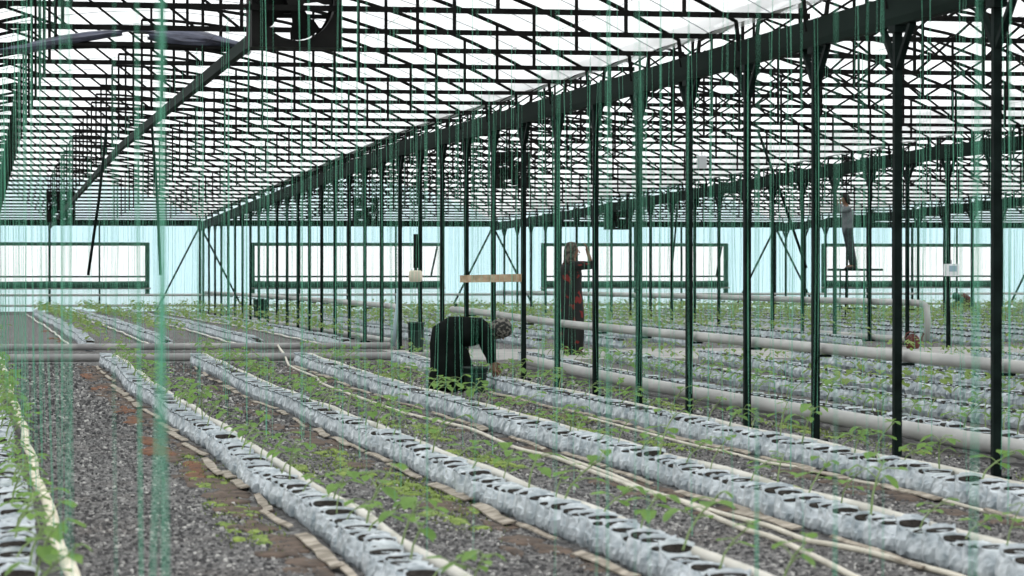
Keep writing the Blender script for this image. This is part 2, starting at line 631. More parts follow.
def bag_secs(rng, n, hx, hy, prof, jit, x=0, y=0, z=0):
    secs = []
    for zz, sx, sy in prof:
        sec = []
        for j in range(n):
            t = 2 * PI * j / n
            cx, cy = math.cos(t), math.sin(t)
            e = .78
            px = math.copysign(abs(cx) ** e, cx) * hx * sx
            py = math.copysign(abs(cy) ** e, cy) * hy * sy
            q = 1 + rng.uniform(-jit, jit)
            sec.append((x + px * q, y + py * q, z + zz + rng.uniform(-jit, jit) * .12))
        secs.append(sec)
    return secs


PROF = [(0., .8, .78), (.018, 1.0, .95), (.05, 1.1, 1.04), (.085, 1.06, 1.03), (.115, .98, .96), (.135, .92, .84), (.15, .9, .66), (.158, .94, .5)]


def bag_proto(i):
    rng = random.Random(50 + i)
    tilt = rng.uniform(.3, .75)
    my = rng.uniform(.01, .026)
    m = MB()
    secs = bag_secs(rng, 24, .08, BP / 2, PROF, .05)
    secs = [[(p[0], p[1], p[2] + (tilt * p[1] if k >= 4 else 0)) for p in sec] for k, sec in enumerate(secs)]
    m.loft(secs, True)
    o = m.build('grow_bag', M['bag'])
    s = MB()                                              # dark mouth, its far lip standing higher
    n = 16
    rings = []
    for sc, dz in ((1., -.012), (.98, .006), (.6, .004), (.05, .001)):
        rings.append([(.071 * sc * math.copysign(abs(math.cos(2 * PI * j / n)) ** .7, math.cos(2 * PI * j / n)), my * sc * math.sin(2 * PI * j / n), .157 + dz + tilt * my * sc * math.sin(2 * PI * j / n) + rng.uniform(-.002, .002)) for j in range(n)])
    s.loft(rings)
    s.build('potting_soil', M['soil'], o)
    fl = MB()                                             # folded collar behind the mouth
    top = []
    w, h = rng.uniform(.015, .04), rng.uniform(.008, .024)
    for k in range(9):
        u = -.08 + .16 * k / 8
        y = my * math.sqrt(max(0, 1 - (u / .1) ** 2)) * .97
        z = .158 + tilt * y
        top += [(u, y, z), (u * 1.02, y + w * .4, z + h * (1 + rng.uniform(-.4, .4))), (u * 1.03, y + w, z + h * .4 + rng.uniform(-.006, .004))]
    vs = top + [(p[0], p[1] + .001, p[2] - .004) for p in top]
    k = len(top)
    fs = []
    for i2 in range(8):
        for q in (0, 1):
            a = 3 * i2 + q
            fs += [(a, a + 3, a + 4, a + 1), (k + a, k + a + 1, k + a + 4, k + a + 3)]
        a = 3 * i2 + 2
        fs.append((a, a + 3, k + a + 3, k + a))
    fl.add(vs, fs)
    fl.build('folded_collar', M['bag'], o)
    return tree(o)


slots = []
for ri, (rx, _n) in enumerate(NROW):
    y = 10.6 if ri < 6 else 14.
    rr = random.Random(300 + ri)
    cnt = 0
    while y < 83.6:
        if not (39.3 < y < 44.6):
            x = rx + .025 * math.sin(y * .9 + ri) + rr.uniform(-.012, .012)
            if seen(x, y, zg(y) + .1, 14):
                cnt += 1
                slots.append((y, ri, x, cnt))
        y += BP * rr.uniform(.95, 1.04) * (1.04 if rr.random() > .03 else 1.4)
slots.sort(key=lambda s: s[0])
NB = 300
bagp = [bag_proto(i) for i in range(8)]
first = set()
solo = [s for s in slots if s[1] < 6][:NB]
sset = set(solo)
for y, ri, x, c in solo:
    i = R.randrange(8)
    o = bagp[i] if i not in first else dup(bagp[i])
    first.add(i)
    o.location = (x, y, zg(y))
    o.rotation_euler = (R.uniform(-.06, .06), R.uniform(-.05, .05), R.uniform(-.3, .3))
    o.scale = (R.uniform(.94, 1.1), R.uniform(.98, 1.08), R.uniform(.78, 1.0))
    tag(o, f'grey plastic grow bag, {nth(c)} from the near end of the {ROWS[ri][1]}', 'grow bag', 'grow bags packed in rows')
bb, bsoil = MB(), MB()
PF = [(0., .85, .82), (.05, 1.1, 1.04), (.09, 1.02, 1.), (.125, .9, .8), (.14, .95, .55), (.125, .7, .2)]
rr = random.Random(9)
for s in slots:
    if s in sset:
        continue
    y, ri, x, c = s
    n = 10 if y < 40 else 6
    pf = PF if y < 40 else [PF[0], PF[1], PF[3], PF[5]]
    z = zg(y)
    bb.loft(bag_secs(rr, n, .08, BP / 2, pf, .09, x, y, z), False)
    w, d = .064 * rr.uniform(.7, 1.1), .02 * rr.uniform(.5, 1.4)
    zz = z + .14
    bsoil.add([(x - w, y - d, zz), (x + w, y - d, zz), (x + w * .9, y + d, zz + .02), (x - w * .9, y + d, zz + .02), (x, y, zz - .04)], [(0, 1, 2, 3), (1, 0, 4), (2, 1, 4), (3, 2, 4), (0, 3, 4)])
    w = .08
    h1 = .03 * rr.uniform(.5, 1.2)
    bb.add([(x - w, y + d, zz + .012), (x + w, y + d, zz + .012), (x + w, y + d + .012, zz + h1), (x - w, y + d + .012, zz + h1 * rr.uniform(.7, 1.2)), (x + w, y + d + .05, zz), (x - w, y + d + .05, zz)], [(0, 1, 2, 3), (3, 2, 4, 5)])
o = bb.build('grow_bags', M['bagfar'])
tag(o, 'countless grey plastic grow bags filling the farther rows', 'grow bags', None, 'stuff')
bsoil.build('potting_soil', M['soil'], o)

# drip pipes along the rows
def row_pipe(x0, ya, yb, r, z, label, m='pvc', knob=False, wob=.012):
    pts, y, rs = [], ya, []
    k = 0
    while y < yb:
        pts.append((x0 + wob * math.sin(y * 1.7 + x0) + wob * .6 * math.sin(y * .6), y, zg(y) + z + .006 * math.sin(y * 2.3)))
        rs.append(r * (1.15 if knob and k % 4 == 0 else 1))
        y += .55
        k += 1
    root = empty('drip_pipe', pts[0])
    o0 = Vector(pts[0])
    MB().tube([Vector(p) - o0 for p in pts], rs, 10).build('pipe_run', M[m], root, True)
    for p in pts[1::5]:
        q = Vector(p) - o0
        MB().box((q.x, q.y, q.z - z / 2 - r * .4), (.04, .05, z - r * .6)).build('support_block', M['rail'], root)
    return tag(root, label, 'pipe')


row_pipe(.385, 10.2, 39.4, .03, .12, 'knobbly cream pole running along the bag row at the gravel aisle', 'cane', True, .012)
row_pipe(1.9, 10.2, 39.4, .025, .14, 'white drip pipe behind the row edged by rust-brown soil')
row_pipe(3.08, 10.2, 39.4, .025, .14, 'white drip pipe behind the row between moss and pale hoses')
row_pipe(4.48, 10.4, 39.4, .025, .14, 'white drip pipe behind the row next to the pale hoses')
row_pipe(5.82, 12.0, 39.4, .025, .14, 'white drip pipe just in front of the central posts')
for i, x in enumerate((7.58, 8.87, 10.17)):
    row_pipe(x, 17 + 3 * i, 39.4, .024, .125, f'white drip pipe along the {nth(i + 1)} bag row behind the central posts')
for i, x in enumerate((1.6, 2.86, 4.25, 5.6)):
    row_pipe(x - .08, 45., 83.4, .016, .03, f'white drip pipe beyond the cross path, {nth(i + 1)} from the end near the wide gravel aisle')

# hoses lying on the gravel
H1 = [(4.64, 44.9), (4.16, 38.65), (4.11, 35.1), (4.0, 33.58), (3.98, 30.12), (3.96, 27.1), (4.06, 25.1), (4.12, 23.95), (4.02, 21.49), (4.09, 20.3), (4.05, 18.76), (4.03, 17.85), (4.0, 17.1), (4.05, 16.47), (3.97, 15.31), (3.93, 14.52), (3.95, 14.17), (3.93, 13.68), (3.85, 12.73), (3.8, 12.21), (3.76, 11.5), (3.7, 10.4)]
H2 = [(4.15, 20.4), (4.12, 18.56), (4.04, 17.26), (4.06, 16.33), (4.06, 15.56), (4.11, 14.72), (4.08, 13.93), (4.14, 13.65), (4.2, 13.28), (4.23, 12.66), (4.26, 12.12), (4.2, 11.4), (4.1, 10.4)]
H3 = [(5.5, 25.85), (5.46, 23.6), (5.43, 21.35), (5.47, 20.73), (5.46, 19.51), (5.52, 19.07), (5.53, 17.84), (5.58, 17.35), (5.58, 16.18), (5.56, 15.62), (5.55, 14.76), (5.4, 13.6)]


def smooth_path(p, n=4):
    out = []
    for i in range(len(p) - 1):
        p0, p1, p2, p3 = (Vector(p[max(0, min(len(p) - 1, i + d))]) for d in (-1, 0, 1, 2))
        for k in range(n):
            t = k / n
            out.append(.5 * ((2 * p1) + (p2 - p0) * t + (2 * p0 - 5 * p1 + 4 * p2 - p3) * t * t + (3 * p1 - p0 - 3 * p2 + p3) * t ** 3))
    out.append(Vector(p[-1]))
    return out


for pts, r, lab in ((H1, .016, 'long cream hose snaking over the gravel, the outer of two'), (H2, .015, 'cream hose close to the bags, the inner of two'), (H3, .012, 'thin cream hose lying in front of the row at the central posts')):
    o = MB().tube([(p.x, p.y, zg(p.y) + r + (.1 if 39.7 < p.y < 44.2 else 0)) for p in smooth_path([(a, c) for a, c in pts])], r, 8).build('garden_hose', M['hose'], None, True)
    tag(o, lab, 'hose')

# ------------------------------------------------------------------ soil, moss and scraps on the ground
def blob(m, x, y, rx, ry, h, rng, n=14):
    r1 = [(x + rx * math.cos(2 * PI * j / n) * rng.uniform(.7, 1.2), y + ry * math.sin(2 * PI * j / n) * rng.uniform(.7, 1.2), zg(y) - .004) for j in range(n)]
    r2 = [(x + (p[0] - x) * .75 + rng.uniform(-.01, .01), y + (p[1] - y) * .75, zg(y) + h * rng.uniform(.4, .8)) for p in r1]
    r3 = [(x + (p[0] - x) * .35, y + (p[1] - y) * .35, zg(y) + h * rng.uniform(.7, 1.1)) for p in r1]
    m.loft([r1, r2, r3])


rng = random.Random(21)
d1, d2 = MB(), MB()
for rx in (1.78, 2.98, 4.37, 5.7):
    y = 11.
    while y < 39:
        if rng.random() < (.9 if rx < 2 else .5):
            [blob(d1, rx - .12 - rng.uniform(.02, .3), y + rng.uniform(-.4, .4), rng.uniform(.04, .13), rng.uniform(.12, .4), rng.uniform(.008, .018), rng) for _ in range(3)]
        y += rng.uniform(.35, .8)
for x, y in ((1.36, 21.4), (1.42, 26.3), (1.43, 32.8), (1.46, 21.9), (1.36, 23.2), (1.42, 28.), (1.44, 19.6), (1.4, 36.), (1.5, 50), (1.45, 58), (1.42, 52)):
    for _ in range(4):
        blob(d2, x + rng.uniform(-.08, .08), y + rng.uniform(-.6, .6), rng.uniform(.04, .09), rng.uniform(.2, .5), .02, rng)
tag(d1.build('soil', M['dirt'], None, True), 'loose brown soil spilled along the bag rows', 'soil', None, 'stuff')
tag(d2.build('rust_soil', M['rust'], None, True), 'rust-brown soil patches beside the wide gravel aisle', 'soil', None, 'stuff')

_mr = random.Random(61)
MOSS = [(_mr.choice((6.2, 6.3, 6.9, 8.1, 8.2, 9.4, 10.7, 12., 13.3, 5.1, 4.9, 3.7)) + _mr.uniform(-.15, .15), _mr.uniform(17, 39)) for _ in range(70)] + [(2.72, 17.29), (1.4, 14.87), (1.46, 16.42), (1.51, 18.77), (2.66, 17.9), (2.75, 16.6), (2.44, 19.74), (1.55, 20.52), (2.12, 19.6), (1.98, 22.46), (2.6, 21.11), (4.92, 22.57), (5.21, 25.61), (5.4, 25.5), (2.68, 18.5), (1.98, 25.5), (2.0, 28.), (3.2, 24.), (3.25, 28.),
        (1.98, 33.), (3.3, 33.), (2.55, 15.6), (6.1, 22.), (6.15, 26.), (6.9, 21), (6.95, 24.5), (6.3, 30), (5.0, 28)]
m = MB()
for x, y in MOSS:
    for _ in range(7):
        blob(m, x + rng.uniform(-.1, .1), y + rng.uniform(-.6, .6), rng.uniform(.03, .07), rng.uniform(.08, .22), rng.uniform(.01, .02), rng, 9)
    for _ in range(140):
        a, c = x + rng.gauss(0, .09), y + rng.gauss(0, .5)
        h, t = rng.uniform(.012, .03), rng.uniform(0, 6.3)
        w = .006
        z = zg(c)
        m.add([(a - w * math.cos(t), c - w * math.sin(t), z), (a + w * math.cos(t), c + w * math.sin(t), z), (a + .02 * math.sin(t), c + .02 * math.cos(t), z + h)], [(0, 1, 2)])
tag(m.build('moss', M['moss']), 'bright green moss and weeds in patches on the gravel', 'moss', None, 'stuff')

nsc = {}
for ri in (1, 2, 3, 4):
    rx = NROW[ri][0]
    y = 11.2
    c = 0
    while y < 38:
        ln, w = rng.uniform(.6, 1.7), rng.uniform(.025, .075)
        x = rx - .1 - w / 2 - rng.uniform(0, .07)
        mm = MB()
        secs = []
        for k in range(7):
            yy = -ln / 2 + ln * k / 6
            a, e = w / 2 * rng.uniform(.55, 1.1), w / 2 * rng.uniform(.55, 1.1)
            zz = .004 + .004 * math.sin(k * 1.3 + x)
            secs.append([(-a, yy, zz), (e, yy, zz + .008), (e, yy, zz + .016), (-a, yy, zz + .008)])
        mm.loft(secs)
        o = mm.build('board_scrap', M['scrap'])
        o.location = (x, y, zg(y) + .012)
        o.rotation_euler = (0, rng.uniform(-.1, .1), rng.uniform(-.05, .05))
        c += 1
        tag(o, f'pale weathered board scrap, {nth(c)} from the near end along the {ROWS[ri][1]}', 'board scrap', 'board scraps edging the bag rows')
        y += ln + rng.uniform(-.1, .7 if ri != 1 else .25)

# ------------------------------------------------------------------ loose chips that make up the gravel
def chip_mat():
    m = mat('gravel_chips', (.1, .1, .1), .85, spec=.3)
    g = N(m, 'ShaderNodeNewGeometry')
    c = ramp(m, g.outputs['Random Per Island'], [(0, (.04, .04, .042)), (.45, (.1, .098, .1)), (.75, (.19, .187, .184)), (.92, (.34, .335, .325)), (1, (.6, .59, .56))])
    L(m, c, m.node_tree.nodes['Principled BSDF'].inputs['Base Color'])
    return m


M['chip'] = chip_mat()
g = MB()
rng = random.Random(33)
lanes = [(.45, 1.55), (2.02, 2.85), (3.17, 4.2), (4.58, 5.55), (5.9, 7.05)]
for x0, x1 in lanes:
    y = 11.
    while y < 39.6:
        dens = 900 if y < 17 else 550 if y < 24 else 260
        y2 = y + .5
        for _ in range(int(dens * .5 * (x1 - x0))):
            x, yy = rng.uniform(x0, x1), rng.uniform(y, y2)
            r = rng.uniform(.006, .017) * (1 if y < 24 else 1.5)
            t = rng.uniform(0, 6.28)
            z = zg(yy) - .004
            h = r * rng.uniform(.6, 1.3)
            q = [(x + r * math.cos(t + a) * rng.uniform(.6, 1.2), yy + r * math.sin(t + a) * rng.uniform(.6, 1.2), z) for a in (0, 1.5, 3.1, 4.7)]
            p = [(x + (c[0] - x) * .55 + rng.uniform(-.3, .3) * r, yy + (c[1] - yy) * .55, z + h * rng.uniform(.6, 1.1)) for c in q]
            g.add(q + p, [(4, 5, 6, 7), (0, 1, 5, 4), (1, 2, 6, 5), (2, 3, 7, 6), (3, 0, 4, 7)])
        y = y2
tag(g.build('gravel', M['chip']), 'loose dark grey gravel chips with pale flecks between the bag rows', 'gravel', None, 'stuff')

# ------------------------------------------------------------------ seedlings
def leaf(m, base, d, up, size, rng, n=7):
    d = Vector(d).normalized()
    up = Vector(up)
    sd = d.cross(up).normalized()
    nrm = sd.cross(d).normalized()
    o = Vector(base)
    if n <= 4:
        vs = [o, o + d * size * .9 + sd * size * .6, o + d * size * 1.7 - nrm * size * .35, o + d * size * .9 - sd * size * .6]
        m.add(vs, [(0, 1, 2), (0, 2, 3)])
        return
    shape = [(.0, .0), (-.12, .42), (.35, .78), (.75, .72), (1.1, .55), (1.35, .28), (1.65, 0), (1.35, -.28), (1.1, -.55), (.75, -.72), (.35, -.78), (-.12, -.42)]
    c = o + d * size * .6 - nrm * size * .1
    vs = [c]
    for a, s in shape:
        q = 1 + rng.uniform(-.1, .1)
        vs.append(o + d * size * a * q + sd * size * s * q + nrm * size * (.16 * abs(s) - .22 * max(0, a - .6)) + nrm * rng.uniform(-.06, .06) * size)
    k = len(shape)
    m.add(vs, [(0, 1 + i, 1 + (i + 1) % k) for i in range(k)])


def plant_geo(rng, lod, h=None):
    st, fo = MB(), MB()
    h = h or rng.uniform(.2, .36)
    lx, ly = rng.uniform(.04, .24), rng.uniform(-.1, .1)
    P = [Vector((lx * t ** 1.6, ly * t, h * (t - .25 * t * t))) for t in (0, .3, .6, .85, 1)]
    if lod == 0:
        st.tube(P, [.006, .0055, .005, .004, .003], 5)
    nl = rng.randint(5, 8) if lod < 2 else rng.randint(4, 6)
    for i in range(nl):
        t = .35 + .65 * i / (nl - 1)
        k = min(3, int(t * 4))
        b0 = P[k].lerp(P[k + 1], t * 4 - k)
        a = i * 2.4 + rng.uniform(-.5, .5)
        ln = rng.uniform(.05, .12)
        tip = b0 + Vector((math.cos(a) * ln, math.sin(a) * ln, rng.uniform(-.01, .06)))
        if lod == 0:
            st.tube([b0, (b0 + tip) / 2 + Vector((0, 0, .01)), tip], .003, 4)
        leaf(fo, tip, (math.cos(a), math.sin(a), rng.uniform(-.7, .1)), (0, 0, 1), rng.uniform(.035, .062) * (1 if t < .95 else .6), rng, 7 if lod < 2 else 4)
    return st, fo


def plant_proto(i):
    p = empty('seedling')
    st, fo = plant_geo(random.Random(900 + i), 0)
    st.build('stem', M['stem'], p)
    fo.build('foliage', M['leaf'], p)
    return tree(p)


pl = []
for ri, (rx, _n) in enumerate(NROW):
    rr = random.Random(700 + ri)
    y = 10.6 if ri < 6 else 14.
    c = 0
    while y < 83.4:
        if not (39.2 < y < 44.6):
            x = rx + rr.uniform(-.02, .05)
            if seen(x + .1, y, zg(y) + .3, 8):
                c += 1
                pl.append((y, ri, x, c))
        step = .58 if y < 24 else .45 if y < 39 else .3
        if ri >= 5:
            step *= .8
        y += step * rr.uniform(.6, 1.5)
pl.sort(key=lambda s: s[0])
plp = [plant_proto(i) for i in range(10)]
first = set()
solo = [s for s in pl if s[1] < 6][:300]
sset = set(solo)
for y, ri, x, c in solo:
    i = R.randrange(10)
    o = plp[i] if i not in first else dup(plp[i])
    first.add(i)
    o.location = (x, y, zg(y) + .15)
    o.rotation_euler = (0, 0, R.uniform(-.9, .9))
    s = R.uniform(.6, 1.05)
    o.scale = (s, s, s * R.uniform(.8, 1.1))
    tag(o, f'young leafy seedling, {nth(c)} from the near end of the {ROWS[ri][1]}', 'seedling', 'seedlings growing in the bag rows')
fo = MB()
rr = random.Random(5)
for s in pl:
    if s in sset:
        continue
    y, ri, x, c = s
    g = plant_geo(rr, 1 if y < 30 else 2, rr.uniform(.2, .38) if y < 44 else rr.uniform(.22, .42))[1]
    a = rr.uniform(-.9, .9)
    ca, sa = math.cos(a), math.sin(a)
    sc = 1.05 if y < 40 else 1.35
    z = zg(y) + .13
    fo.add([(x + (p[0] * ca - p[1] * sa) * sc, y + (p[0] * sa + p[1] * ca) * sc, z + p[2]) for p in g.v], g.f)
tag(fo.build('seedling_foliage', M['leaffar']), 'pale green foliage of the many seedlings in the farther rows', 'seedlings', None, 'stuff')

# ------------------------------------------------------------------ twines and the wires that carry them
def twine_mesh(rng, w, h=3.05):
    m = MB()
    n = 9
    secs = []
    a0 = rng.uniform(0, PI)
    bx, by = rng.uniform(-.03, .03), rng.uniform(-.03, .03)
    for k in range(n):
        t = k / (n - 1)
        a = a0 + t * rng.uniform(.6, 1.8) + math.sin(t * 9 + a0)
        cx, cy = bx * math.sin(PI * t), by * math.sin(PI * t)
        ww = w * rng.uniform(.75, 1.2)
        ux, uy = math.cos(a), math.sin(a)
        th = .0012
        secs.append([(cx + ux * ww / 2 * s + -uy * th / 2 * q, cy + uy * ww / 2 * s + ux * th / 2 * q, h * t) for s, q in ((-1, -1), (1, -1), (1, 1), (-1, 1))])
    m.loft(secs)
    return m


tw = []
for ri, (rx, _n) in enumerate(NROW):
    rr = random.Random(1500 + ri)
    y = 4.1 if ri < 6 else 12.
    c = 0
    while y < 83.:
        x = rx + .12 + rr.uniform(-.1, .1)
        if seen(x, y, 1.4 + zg(y), 4):
            c += 1
            tw.append((y, ri, x, c))
        step = .72 if y < 15 else .5 if y < 39 else .6
        y += step * rr.uniform(.5, 1.5)
tw.sort(key=lambda s: s[0])
twm = [twine_mesh(random.Random(1100 + i), .0015 + .0005 * i).mesh('hanging_twine', M['twine']) for i in range(9)]
solo = [s for s in tw if s[1] < 6][:300]
sset = set(solo)
for y, ri, x, c in solo:
    me = twm[R.choice((0, 0, 1, 1, 2, 2, 3, 4, 5, 7) if y > 7.5 else (5, 6, 7, 8, 8))]
    o = link('hanging_twine', me)
    z0 = zg(y) + R.uniform(.18, .4)
    o.location = (x, y, z0)
    o.rotation_euler = (R.uniform(-.008, .008), R.uniform(-.008, .008), R.uniform(0, 6.28))
    o.scale = (1, 1, (hg(y) + .12 - z0) / 3.05)
    tag(o, f'green twine, {nth(c)} from the near end over the {ROWS[ri][1]}', 'twine', 'green twines hanging over the bag rows')
tb = MB()
rr = random.Random(77)
for s in tw:
    if s in sset:
        continue
    y, ri, x, c = s
    z0 = zg(y) + rr.uniform(.15, .4)
    w = rr.choice((.0018, .0025, .003, .004))
    a = rr.uniform(0, PI)
    ux, uy = math.cos(a) * w / 2, math.sin(a) * w / 2
    e, g = rr.uniform(-.03, .03), rr.uniform(-.03, .03)
    z1 = hg(y) + .12
    tb.loft([[(x + ux + q * t, y + uy, z), (x - uy * .3 + q * t, y + ux * .3, z), (x - ux + q * t, y - uy, z), (x + uy * .3 + q * t, y - ux * .3, z)] for z, t, q in ((z0, 1, e), ((z0 + z1) / 2, 1, g), (z1, 0, 0))])
tag(tb.build('hanging_twines', M['twine']), 'countless green twines hanging over the farther rows', 'twines', None, 'stuff')
for ri, (rx, nm) in enumerate(NROW):
    o = MB().tube([(rx + .12, y, hg(y) + .12) for y in (1.5, 20, 44, 64, 84)], .0016, 5).build('crop_wire', M['truss'])
    tag(o, f'thin overhead wire carrying twines, {nth(ri + 1)} from the wide gravel aisle', 'wire', 'overhead crop wires')

# ------------------------------------------------------------------ fans and things hung from the roof
def fan_proto():
    f = empty('circulation_fan')
    s, d, n = .345, .3, 40
    c = MB()                                             # square casing with a round opening, thick walls
    def sq(t):
        x, z = math.cos(t), math.sin(t)
        k = s / max(abs(x), abs(z))
        return x * k, z * k
    for y in (-d / 2, d / 2):
        out = [(*[sq(2 * PI * j / n)[0]], y, sq(2 * PI * j / n)[1]) for j in range(n)]
        inn = [(.3 * math.cos(2 * PI * j / n), y, .3 * math.sin(2 * PI * j / n)) for j in range(n)]
        c.add(out + inn, [(j, (j + 1) % n, n + (j + 1) % n, n + j) for j in range(n)])
    c.loft([[(sq(2 * PI * j / n)[0], y, sq(2 * PI * j / n)[1]) for j in range(n)] for y in (-d / 2, d / 2)], False)
    c.loft([[(.3 * math.cos(2 * PI * j / n), y, .3 * math.sin(2 * PI * j / n)) for j in range(n)] for y in (-d / 2, -.04)], False)
    c.build('casing', M['fan'], f)
    hb = MB()
    hb.tube([(0, -.1, 0), (0, .1, 0)], .075, 16).build('hub', M['fan'], f)
    for k in range(4):
        b = MB()
        a = k * PI / 2 + .35
        secs = []
        for i in range(5):
            r = .06 + .23 * i / 4
            wd = .09 + .09 * i / 4
            secs.append([])
            for q in range(5):
                tt = a + (q / 4 - .5) * wd / r * (1.5 if i > 2 else 1.2)
                secs[-1].append((r * math.cos(tt), (q / 4 - .5) * .1, r * math.sin(tt)))
            secs[-1] += [(p[0], p[1] + .006, p[2]) for p in secs[-1][::-1]]
        b.loft(secs)
        b.build('blade', M['fan'], f)
    for z in (-.11, .11):
        MB().bar((-s, .08, z), (s, .08, z), .03).build('motor_bar', M['fan'], f)
    MB().box((0, .12, 0), (.16, .1, .18)).build('motor', M['fan'], f)
    for x in (-.3, .3):
        MB().tube([(x, 0, s), (x, 0, s + .35)], .009, 6).build('hanger_rod', M['steel'], f)
    return tree(f)


fp = fan_proto()
FANS = [(2.42, 22.1, 3.42, 1.0, 'square dark circulation fan hanging largest and nearest under the roof'), (2.15, 72.2, 2.88, 1.02, 'small dark fan box hanging above the first end-wall window'), (10.84, 58.1, 3.36, 1.0, 'dark fan hanging behind the central posts under the second vault'),
        (10.85, 80.6, 2.95, 1.0, 'distant dark fan hanging above the second end-wall window'), (18.0, 80.4, 2.83, 1.0, 'distant dark fan hanging above the third end-wall window')]
for i, (x, y, z, s, lab) in enumerate(FANS):
    o = fp if i == 0 else dup(fp)
    o.location = (x, y, z)
    o.scale = (s, s, s * 1.08)
    o.rotation_euler = (0, 0, [.05, 0, -.25, -.1, .1][i])
    tag(o, lab, 'fan', 'circulation fans under the roof')

o = empty('hanging_bulb', (2.23, 23.9, 3.16))
MB().ball((0, 0, 0), (.035, .035, .04), 14, 10).build('globe', M['grey'], o, True)
MB().tube([(0, 0, .035), (0, 0, .09)], .016, 10).build('socket', M['fan'], o)
MB().tube([(0, 0, .09), (0, 0, .2)], .004, 6).build('flex', M['fan'], o)
tag(o, 'small round grey bulb hanging beside the nearest fan', 'bulb')

# gathered shade sheet on the fifth truss
b = MB()
prof = [(.2, 3.25, .07, .05), (.45, 3.29, .09, .07), (.75, 3.37, .08, .08), (1.0, 3.4, .09, .07), (1.18, 3.43, .08, .09)]
def sheet_piece(prof, rng):
    m = MB()
    n = 14
    m.loft([[(x + rng.uniform(-.02, .02), .055 * math.cos(2 * PI * j / n) * rng.uniform(.8, 1.2) * (1 + d), z + h * math.sin(2 * PI * j / n) * rng.uniform(.85, 1.15)) for j in range(n)] for x, z, h, d in prof])
    return m
o = empty('gathered_shade_sheet', (0, 26.0, 0))
rng = random.Random(4)
sheet_piece([(.22, 3.29, .03, .2), (.45, 3.31, .045, .3), (.75, 3.37, .05, .4), (1.0, 3.42, .045, .4), (1.2, 3.45, .035, .3), (1.3, 3.45, .02, .2)], rng).build('bunched_end', M['sheet'], o)
sheet_piece([(1.55, 3.44, .03, .2), (1.68, 3.43, .06, .4), (1.85, 3.42, .07, .5), (2.05, 3.41, .065, .5), (2.2, 3.39, .05, .4), (2.38, 3.36, .03, .2)], rng).build('bunched_end', M['sheet'], o)
sheet_piece([(1.2, 3.46, .012, .2), (1.4, 3.485, .01, .2), (1.6, 3.47, .014, .2)], rng).build('draped_strip', M['sheet'], o)
sheet_piece([(.2, 3.31, .03, 0), (.7, 3.34, .035, 0), (1.3, 3.355, .03, 0), (1.9, 3.345, .035, 0), (2.38, 3.33, .03, 0)], rng).build('lashed_hem', M['fan'], o)
tag(o, 'bunched violet-grey shade sheet lashed along a truss of the nearest vault', 'shade sheet')

for (x0, z0, x1, z1, y, lab) in ((1.83, 3.36, 1.57, 1.27, 40.27, 'dark loose rod dangling in front of the first end-wall window'), (2.44, 3.36, 2.56, 1.27, 40.27, 'dark rod hanging by the first window frame near the end-wall brace'),
                                 (11.08, 3.36, 11.81, 1.37, 40.27, 'dark rod slanting down from the second vault between two posts'), (14.44, 3.1, 14.28, 1.18, 58.63, 'thin dark rod hanging before the third end-wall window')):
    MBo = MB().tube([(x0, y, z0), ((x0 + x1) / 2 + .02, y + .03, (z0 + z1) / 2), (x1, y, z1)], .02, 8)
    tag(MBo.build('dangling_rod', M['steel'], None, True), lab, 'rod', 'rods dangling from the trusses')

o = empty('hanging_sensor', (11.3, 44.35, 3.05))
MB().box((0, 0, -.02), (.13, .1, .17)).build('case', M['grey'], o)
MB().box((0, 0, .08), (.15, .12, .02)).build('lid', M['white'], o)
MB().tube([(0, 0, .09), (0, 0, .29)], .006, 6).build('suspension_wire', M['steel'], o)
tag(o, 'small grey box lamp hanging on a wire under the second vault', 'lamp')

# ------------------------------------------------------------------ small things on and by the posts
yb = Y0 + PITCH_Y * 12                                    # post that carries the cream box
o = empty('cream_box', (6.43, yb, 1.25))
MB().loft([[(.1 * math.cos(t) * a, -.02 + .06 * math.sin(t) * a, z) for t in [2 * PI * j / 18 for j in range(18)]] for z, a in ((-.085, .75), (-.07, .97), (0, 1.05), (.07, .97), (.085, .75))]).build('case', M['cream'], o, True)
MB().tube([(-.0, -.03, .085), (.0, -.03, .13)], .025, 10).build('neck', M['fan'], o)
MB().tube([(-.0, -.03, .12), (.0, -.03, .62)], .035, 12).build('dark_tube', M['fan'], o)
tag(o, 'rounded cream box with dark upright tube strapped to a central post', 'spray box')

y9, y7 = Y0 + PITCH_Y * 10, Y0 + PITCH_Y * 8
b = MB()
b.bar((6.44, y9 + .1, 1.17 + zg(y9)), (6.44, y7 - .12, 1.235 + zg(y7)), .025, .095)
o = b.build('wooden_plank', M['wood'])
tag(o, 'tan wooden plank nailed across three central posts above the bending person', 'plank')

o = empty('control_box', (15.12, Y0 + PITCH_Y * 13 - .7 - .03, 1.34))
MB().box((0.02, -.05, 0), (.22, .1, .19)).build('case', M['white'], o)
MB().box((0.03, -.103, .02), (.12, .01, .09)).build('front_panel', M['label'], o)
MB().tube([(.02, -.05, .095), (.02, -.05, .16)], .012, 8).build('cable_gland', M['grey'], o)
tag(o, 'white electric control box fixed to a post of the second line', 'control box')


